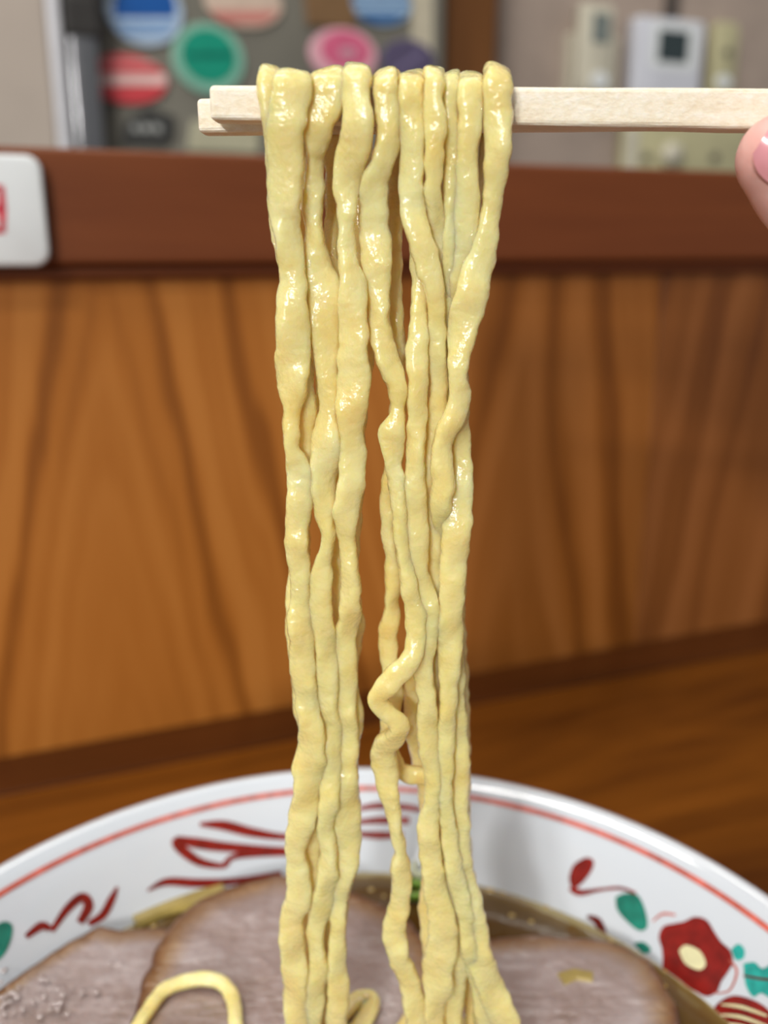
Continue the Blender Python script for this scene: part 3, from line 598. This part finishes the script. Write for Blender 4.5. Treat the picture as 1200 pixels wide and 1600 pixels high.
NO = [
 ('leftmost noodle over the chopsticks, a narrow strand with a pointed fold at its top', .6,
  [(152,404,438,-1.2),(195,411,440,-1),(265,418,446,1),(335,420,452,2.4),(390,430,460,2.6),(440,440,470,2.6),(550,450,484,2.6),(630,462,494,2.6),(700,462,491,2.6),(760,462,488,2.6),(850,454,482,2.6),(967,447,480,2.6),(1050,456,486,2.6),(1110,460,494,2.6),(1150,470,505,2.6),(1250,474,505,2.6),(1340,470,500,2.6),(1400,478,505,2.6),(1460,492,512,2.6),(1520,490,514,2.6),(1600,476,505,2.6),(1690,470,500,2.6)],
  [(205,420,452,16),(300,430,462,15),(450,445,475,13),(600,455,482,11),(800,455,482,10.4),(1000,460,488,10.4),(1200,475,505,10.4),(1400,462,492,10.4),(1600,455,485,10.4),(1690,455,485,10.4)]),
 ('wide bright noodle down the left side of the left bundle', 0,
  [(150,428,484,-1.9),(195,418,474,-2.2),(230,419,472,-1.6),(265,419,472,-1),(300,419,470,-.6),(335,422,467,0),(388,433,473,0),(440,437,477,0),(500,432,481,0),(535,434,484,0),(570,430,482,0),(605,434,480,0),(630,441,472,0),(665,443,466,0),(700,444,468,0),(735,449,486,0),(760,450,489,0),(785,449,487,0),(830,447,481,0),(850,446,482,0),(890,453,484,0),(933,455,483,0),(967,449,486,0),(1000,453,488,0),(1030,453,491,0),(1050,455,492,0),(1100,463,497,0),(1150,468,507,0),(1200,458,508,0),(1217,460,504,0),(1250,457,498,0),(1290,450,490,0),(1327,446,476,0),(1360,449,482,0),(1400,448,486,0),(1437,438,472,0),(1475,438,476,0),(1510,441,479,0),(1560,443,482,0),(1610,447,481,0),(1690,450,482,0)],
  [(205,455,495,15.6),(300,458,492,13),(450,462,495,9),(600,458,488,7.6),(700,458,482,7.6),(850,458,482,7.6),(1000,465,495,7.6),(1200,470,505,7.6),(1400,460,492,7.6),(1550,455,490,7.6),(1690,455,490,7.6)]),
 ('shaded noodle set back between the wide left one and the bright one beside it', .2,
  [(150,482,540,-.6),(195,475,520,-.4),(230,478,512,.6),(250,482,506,1.5),(300,474,505,2.2),(370,475,505,2.2),(420,479,520,2.2),(450,480,532,2.2),(500,482,531,1.6),(550,490,530,1.4),(600,498,528,1),(650,497,528,1),(683,490,532,.5),(717,487,532,.4),(767,487,524,.4),(800,492,521,.2),(833,504,523,0),(850,503,522,0),(875,494,517,0),(900,486,519,0),(950,485,517,0),(985,490,522,.4),(1020,494,527,.6),(1050,496,528,.6),(1100,497,528,1),(1150,504,535,1.2),(1200,505,533,.6),(1250,500,530,0),(1290,496,521,0),(1345,499,527,0),(1400,489,524,.6),(1455,480,506,.6),(1510,484,512,.2),(1550,476,508,.2),(1600,477,502,.6),(1690,478,505,.6)],
  [(198,506,538,15.6),(265,508,534,13),(335,508,532,9.5),(388,505,528,7),(440,505,530,6),(520,500,526,5.2),(600,494,520,5.2),(700,505,532,5.2),(800,510,540,5.2),(870,515,542,4.6),(900,518,545,4.6),(950,520,548,4.6),(1000,528,556,4.6),(1060,534,558,4),(1110,545,565,3.4),(1135,546,566,3.4),(1180,530,558,4.4),(1240,530,560,4.4),(1290,532,563,4.4),(1345,530,559,4.4),(1400,522,545,4.4),(1500,500,530,5),(1600,495,525,5),(1690,495,525,5)]),
 ('prominent bright noodle hanging down the middle of the left bundle', .9,
  [(148,535,577,-1.9),(195,536,583,-2.2),(225,532,580,-1.4),(250,524,570,-.6),(283,521,563,0),(310,524,558,0),(328,528,554,0),(388,529,555,0),(415,530,560,-.4),(440,531,571,-.4),(500,530,573,-.6),(560,530,575,-.6),(600,528,578,-.6),(650,527,570,-.6),(683,532,567,-.4),(717,532,572,-.4),(750,529,568,-.4),(800,522,560,-.3),(830,526,556,0),(867,533,557,0),(900,533,562,0),(940,532,563,.4),(967,528,565,1),(1000,524,555,1.4),(1050,528,558,1.6),(1100,524,556,1.6),(1150,530,560,1.6),(1200,527,558,1.4),(1217,524,558,1.2),(1290,522,563,1.4),(1345,525,560,1.4),(1400,516,543,1.2),(1455,516,540,.8),(1510,512,541,.4),(1550,513,545,.2),(1600,510,540,.6),(1690,510,540,.6)],
  [(200,550,582,15.6),(300,552,582,12),(400,555,584,9.5),(480,556,584,8.4),(560,556,584,7.8),(600,548,575,7.8),(670,543,571,7.8),(750,540,568,7.8),(830,536,563,7.8),(900,532,558,7.8),(955,540,566,7.4),(985,543,568,7.4),(1050,530,557,7.4),(1130,536,562,7.4),(1200,530,557,7.4),(1290,528,562,7.4),(1400,515,545,7.8),(1500,508,536,8),(1600,500,530,8),(1690,500,530,8)]),
 ('noodle from mid stick that bends into a sharp zigzag above the bowl', .1,
  [(150,583,620,-1.2),(177,588,624,-1.2),(212,590,624,-1),(247,582,617,-.6),(283,565,606,.4),(335,563,606,1.2),(388,564,610,1.2),(440,569,610,1.2),(483,575,608,1),(530,580,613,.6),(567,589,626,.2),(600,606,633,0),(640,611,633,0),(660,601,633,-.2),(680,593,632,-.2),(717,600,629,0),(750,606,631,0),(800,613,636,-.6),(850,617,638,-.8),(880,622,645,-.8),(920,627,652,-.8),(960,634,664,-1),(1000,634,664,-1.4),(1030,628,656,-2),(1052,605,640,-2.4),(1075,584,616,-2.6),(1095,577,606,-2.6),(1113,590,618,-2.4),(1132,610,638,-2.2),(1148,604,636,-1.6),(1166,583,617,.4),(1190,582,620,1.6),(1217,587,621,1.4),(1255,598,624,1),(1290,608,628,.8),(1327,616,634,.8),(1350,611,640,.8),(1400,612,641,.8),(1437,602,635,.8),(1455,598,634,.8),(1490,607,638,.8),(1530,623,653,.8),(1570,631,664,.8),(1610,636,666,.8),(1690,640,670,.8)],
  [(200,600,632,15.6),(300,604,630,11),(360,606,629,8.6),(440,607,628,7.2),(500,608,630,6),(560,613,632,5.2),(640,612,634,5.2),(720,602,627,5.2),(770,595,620,5.6),(800,595,618,5.6),(833,597,616,5.6),(880,602,622,5.6),(950,600,624,5.6),(1000,591,620,5.6),(1040,597,622,5.4),(1090,600,628,5),(1140,594,620,5),(1175,598,622,5)]+[(1200,610,634,5.4),(1211,628,652,5.8),(1212,650,674,6.4),(1226,668,690,7),(1290,668,692,7.2),(1400,655,685,6),(1440,656,680,5.4),(1480,660,682,5.6),(1560,665,690,6),(1690,668,692,6)]),
 ('noodle at the left of the right bundle, flat over the stick and curving right', 0,
  [(150,623,662,-.8),(195,624,663,-.8),(240,626,663,-.6),(283,624,661,-.2),(335,627,665,-.2),(370,638,673,-.4),(405,646,684,-.6),(440,660,692,-.4),(483,669,694,0),(533,670,697,.8),(567,672,698,1.4),(600,673,699,1.8),(650,668,697,2.2),(700,664,692,2.4),(750,661,690,2.4),(800,664,694,2.4),(850,664,690,2.4),(900,653,689,2.6),(950,656,690,2.6),(1000,656,686,2.8),(1050,658,684,3),(1100,664,688,3.2),(1217,668,692,3.2),(1290,674,694,2.6),(1345,682,706,2),(1400,692,716,1.6),(1440,700,724,1.6),(1500,706,732,2.4),(1600,690,720,3),(1690,690,720,3)],
  [(200,628,658,15.6),(280,632,660,11.5),(340,638,664,7.4),(400,642,668,3.4),(440,643,669,2.2),(483,643,668,1.2),(533,637,668,.4),(567,635,668,0),(600,638,667,0),(650,637,667,0),(700,635,663,0),(750,633,663,0),(800,635,667,0),(850,636,668,0),(890,644,668,-.2),(950,652,686,0),(1000,645,682,-.2),(1040,644,675,-.4),(1083,653,680,0),(1133,652,684,0),(1167,654,685,0),(1217,664,689,0),(1250,664,688,0),(1290,653,685,0),(1345,658,690,0),(1400,664,700,0),(1437,671,711,-.2),(1480,668,714,-.4),(1510,661,706,0),(1545,664,706,.4),(1580,664,694,.6),(1690,664,694,.8)]),
 ('slim front noodle tucking behind its left neighbour in the right bundle', .5,
  [(148,663,692,-2),(195,664,696,-2),(230,664,694,-2),(265,666,691,-1.8),(300,663,687,-1),(330,667,692,.8),(370,674,703,2),(440,680,708,2.4),(500,685,706,2.6),(560,686,706,3),(650,684,706,4.2),(750,680,704,5),(850,680,704,5),(950,680,704,5.2),(1050,684,706,5.4),(1150,690,712,5.4),(1250,692,714,5.4),(1340,698,720,4.4),(1400,716,740,3.6),(1480,728,754,3.2),(1550,738,764,3.4),(1690,750,776,3.6)],
  [(200,664,692,15.6),(350,672,700,12.4),(500,668,694,10.4),(650,658,684,9.6),(800,648,674,8.4),(950,640,664,8),(1040,634,656,7.8),(1090,632,654,7.6),(1140,634,656,7.6),(1217,650,674,9.4),(1300,660,684,9.6),(1450,672,696,9),(1690,672,696,9)]),
 ('thin shaded noodle squeezed between brighter ones in the right bundle', -.2,
  [(150,692,717,-.2),(200,693,717,-.2),(300,694,716,.2),(400,693,714,1),(470,690,708,3),(550,690,712,5),(650,694,716,6.4),(800,700,724,7.4),(950,698,722,7.6),(1100,702,724,7.8),(1250,706,728,7.8),(1380,712,738,6.6),(1480,736,762,5.8),(1560,752,780,5.8),(1690,766,794,5.8)],
  [(200,692,720,15.8),(350,694,722,14.4),(500,690,716,13),(700,690,714,12.2),(900,688,712,11),(1100,694,716,10.4),(1300,698,722,10.2),(1480,690,716,10.2),(1690,690,716,10.2)]),
 ('second noodle from the right end, shiny, leaning left then hanging to the bowl', -.2,
  [(150,716,753,-1.2),(195,717,751,-1.2),(230,716,746,-1),(265,714,746,-.6),(300,710,748,-.4),(335,708,748,0),(370,708,745,.4),(405,703,738,1.2),(440,701,728,2),(500,701,728,2.8),(560,702,730,2.8),(610,704,732,2.8),(650,708,733,2.6),(700,706,735,2.4),(750,704,738,2),(800,695,737,.8),(850,691,733,0),(900,688,727,0),(950,687,723,0),(1000,683,723,0),(1050,687,718,0),(1100,687,712,0),(1150,685,710,0),(1200,686,708,0),(1250,686,706,0),(1290,689,712,0),(1345,694,720,0),(1400,706,734,.2),(1437,716,742,.4),(1490,722,750,.8),(1550,738,766,1.4),(1690,756,786,1.6)],
  [(200,722,752,15.8),(300,716,746,13.6),(450,704,730,11.4),(600,700,724,9.8),(750,702,726,8.8),(900,694,718,8.6),(1050,698,720,8.4),(1200,702,728,8.6),(1350,706,732,8.8),(1500,722,750,8.8),(1690,735,764,8.8)]),
 ('rightmost noodle over the chopsticks, swinging left across the right bundle', .6,
  [(150,756,798,-1.8),(177,757,799,-1.8),(230,759,798,-1.4),(265,757,794,-1),(283,757,790,-.8),(317,755,783,-.4),(345,750,780,-.2),(370,745,778,-.2),(405,731,773,-.2),(440,717,764,-.2),(465,711,760,-.2),(500,702,750,-.2),(550,700,735,-.4),(590,702,730,-.4),(623,702,735,-.4),(650,694,728,-.4),(683,679,708,-.4),(717,674,706,-.4),(750,676,709,-.4),(783,673,707,-.2),(805,676,702,.6),(830,680,706,2.2),(880,686,712,3),(950,694,720,3),(1000,700,724,2.8),(1060,706,726,2.4),(1100,706,726,2.2),(1150,707,730,2),(1200,706,734,1.8),(1250,706,731,1.6),(1290,711,734,1.4),(1345,712,736,1.2),(1400,714,750,1),(1437,720,758,.8),(1490,728,768,.6),(1530,742,782,.6),(1550,750,790,.6),(1600,767,812,.6),(1690,790,832,1)],
  [(200,754,782,15.8),(240,744,766,14.6),(300,728,754,13.6),(400,714,740,12.6),(500,706,730,12),(650,706,730,11.8),(800,708,732,11.4),(950,702,726,11.2),(1080,708,732,11),(1200,710,734,11.2),(1350,712,738,11.4),(1500,740,768,11.4),(1690,755,785,11.4)]),
]
for i, (lab, zo, fr_, bk_) in enumerate(NO): noodle(fr_, bk_, lab, 20+i, zo)
def loose(rows, z, label, seed, wmm=3.4):
    pts = [(at_z(x, y, z+dz), wmm, Vector((0, -.35, .94))) for x, y, dz in rows]
    mk('noodle', ribbon(pts, 2.4, seed, .45), M_noodle, None, 0, True, label=label, cat='noodle', group='loose noodles lying in the bowl')
loose([(170, 1680, -2), (205, 1622, .6), (232, 1578, 1.2), (258, 1546, 1.8), (300, 1531, 2.4), (340, 1533, 2.4), (362, 1556, 1.8), (368, 1600, 1.2), (370, 1680, -1)], -161.2, 'loose noodle lying in an arch on the middle pork slice', 61, 2.9)
loose([(500, 1640, 0), (528, 1592, 1.2), (556, 1564, 1.6), (580, 1562, 1.4), (572, 1590, 1), (548, 1620, 0)], -160.4, 'loose noodle curling out at the right foot of the left bundle', 62, 3.6)
loose([(600, 1650, -1), (632, 1606, .8), (652, 1584, 1.2), (690, 1578, 1), (716, 1600, .4), (730, 1650, -1)], -160.6, 'loose noodle curling at the foot of the right bundle', 63, 3.2)

# ------------------------------------------------------------------ chopsticks
def chopstick(p0, p1, h0, w0, h1, w1, label):
    a, b = Vector(p0), Vector(p1); t = (b-a).normalized(); s = Vector((0, 0, 1)).cross(t).normalized(); up = t.cross(s); L = (b-a).length
    bm = bmesh.new(); bmesh.ops.create_cube(bm, size=1)
    for v in bm.verts:
        e = v.co.x > 0; hh, ww = (h1, w1) if e else (h0, w0); v.co = Vector((L if e else 0, ww*v.co.y, hh*v.co.z))
    bmesh.ops.subdivide_edges(bm, edges=[e for e in bm.edges if abs(e.verts[0].co.x-e.verts[1].co.x) > 1], cuts=30)
    ed = [e for e in bm.edges if abs(e.verts[0].co.x-e.verts[1].co.x) > .01 and max(len(f.verts) for f in e.link_faces) == 4 and abs(e.calc_face_angle(0)) > .5]
    ed += [e for e in bm.edges if e.verts[0].co.x == e.verts[1].co.x and e.calc_face_angle(0) > .5]
    bmesh.ops.bevel(bm, geom=list(set(ed)), offset=.75, segments=3, affect='EDGES', profile=.5)
    def fn(c):
        k = Vector((c.x*.4, c.y*1.2, c.z*1.2)); d = .05*noise.noise(k)
        return a+t*c.x+s*(c.y*(1+d))+up*(c.z*(1+d*.6))
    mk('chopstick', bm_out(bm, fn), M_chop, None, 0, False, label=label, cat='chopstick', group='pair of wooden chopsticks', base=a)
pa = at_d(332, 164, 155.0); pb = at_d(1200, 174, 155.0); d = (pb-pa).normalized()
chopstick(pa, pa+d*205, 4.9, 5.6, 7.2, 6.4, 'near pale wooden chopstick, upper of the pair at the tips')
pa2 = at_d(313, 184, 161.3); pb2 = at_d(1200, 173, 161.9); d2 = (pb2-pa2).normalized()
chopstick(pa2, pa2+d2*205, 5.1, 5.4, 5.8, 5.6, 'far pale wooden chopstick, lower and longer at the tips')

# ------------------------------------------------------------------ right hand holding them (mostly outside the picture)
def capsules(chains):
    parts = []
    for ch in chains:
        P = crom([[*p, r] for p, r in ch], 1.2); pts = [Vector(q[:3]) for q in P]; R = [q[3] for q in P]
        parts.append(tube(pts, R, 20))
        for q, r, dv in ((pts[0], R[0], (pts[0]-pts[1]).normalized()), (pts[-1], R[-1], (pts[-1]-pts[-2]).normalized())):
            bm = bmesh.new(); bmesh.ops.create_icosphere(bm, subdivisions=3, radius=r*.995); parts.append(bm_out(bm, lambda c, q=q: q+c))
    return join(*parts)
chains = [
 [((58.2, 145.0, 12.3), 6.6), ((63, 144.8, 8.6), 8.3), ((75, 144.6, 1), 9.8), ((90, 146, -5), 9.4), ((106, 144, -16), 11), ((124, 146, -32), 14), ((140, 152, -50), 17)],   # thumb
 [((76.5, 158.5, 30.6), 6.0), ((86, 160, 32.4), 6.9), ((98, 163, 32), 7.4), ((112, 168, 25), 8.4), ((128, 174, 6), 9.6), ((140, 172, -22), 12), ((148, 164, -48), 15)],      # index
 [((78, 171.4, 17), 6.0), ((88, 173.6, 15), 6.8), ((99, 177, 13), 7.5), ((113, 182, 6), 8.6), ((129, 186, -8), 9.8), ((142, 180, -30), 12), ((150, 170, -52), 15)],        # middle
 [((84, 173, -1.5), 5.8), ((92, 177, -3), 6.6), ((103, 182, -5), 7.3), ((117, 188, -11), 8.4), ((133, 192, -24), 9.6), ((145, 184, -42), 12), ((152, 172, -58), 15)],        # ring
 [((96, 174, -18), 5.0), ((102, 178, -20), 5.6), ((112, 183, -22), 6.4), ((124, 189, -28), 7.4), ((138, 191, -40), 9), ((149, 183, -54), 12), ((156, 172, -66), 14)],        # little
 [((128, 160, -18), 11), ((140, 168, -36), 13), ((150, 168, -58), 17), ((160, 160, -80), 20), ((176, 136, -108), 20), ((206, 96, -134), 24), ((250, 40, -158), 30)],           # palm, wrist, forearm
]
vf = capsules(chains)
hand = mk('hand', vf, M_skin, None, 0, True, label='right hand at the picture edge, thumb tip under the near chopstick', cat='hand', base=(160, 160, -80))
rm = hand.modifiers.new('remesh', 'REMESH'); rm.mode = 'VOXEL'; rm.voxel_size = .0009; rm.use_smooth_shade = True
smo = hand.modifiers.new('smooth', 'SMOOTH'); smo.iterations = 8; smo.factor = .5
dg = bpy.context.evaluated_depsgraph_get(); me = bpy.data.meshes.new_from_object(hand.evaluated_get(dg)); hand.modifiers.clear(); hand.data = me
if not me.materials: me.materials.append(M_skin)
me.polygons.foreach_set('use_smooth', [True]*len(me.polygons))
def nail(c, ax, nn, L, wd, rad, m, name, f0=0.0, f1=1.0, lift=0):
    ax = Vector(ax).normalized(); nn = Vector(nn); nn = (nn-ax*nn.dot(ax)).normalized(); sd = ax.cross(nn); c = Vector(c); V, Fc = [], []; nu, nv = 14, 12
    for i in range(nu+1):
        f = f0+(f1-f0)*i/nu; s = (f-.5)*L; ew = wd*min(1, (1-max(0, abs(f-.5)*2-.15)**3.2*.75))
        for j in range(nv+1):
            g = (j/nv-.5)*ew/rad[0]; V.append(c+ax*s+(nn*math.cos(g)+sd*math.sin(g))*(rad[0]+(rad[1]-rad[0])*f+lift)-nn*(.25*(abs(f-.5)*2)**2))
    for i in range(nu):
        for j in range(nv): a = i*(nv+1)+j; Fc.append((a, a+1, a+nv+2, a+nv+1))
    return mk(name, (V, Fc), m, hand, 0, True)
ta = Vector((-10, .8, 5.5))
nl = nail((58.6, 144.7, 11.9), ta, (-.12, -1, .02), 11.5, 11.5, (8.2, 6.35), M_nail, 'thumbnail'); nl['label'] = 'pink thumbnail'
# sleeve
mk('sleeve', tube([(222, 76, -144), (226, 72, -146), (250, 40, -158), (285, -8, -180)], [29, 31, 36, 40], 32), M_sleeve, hand, 0, True, label='dark sleeve cuff outside the picture')
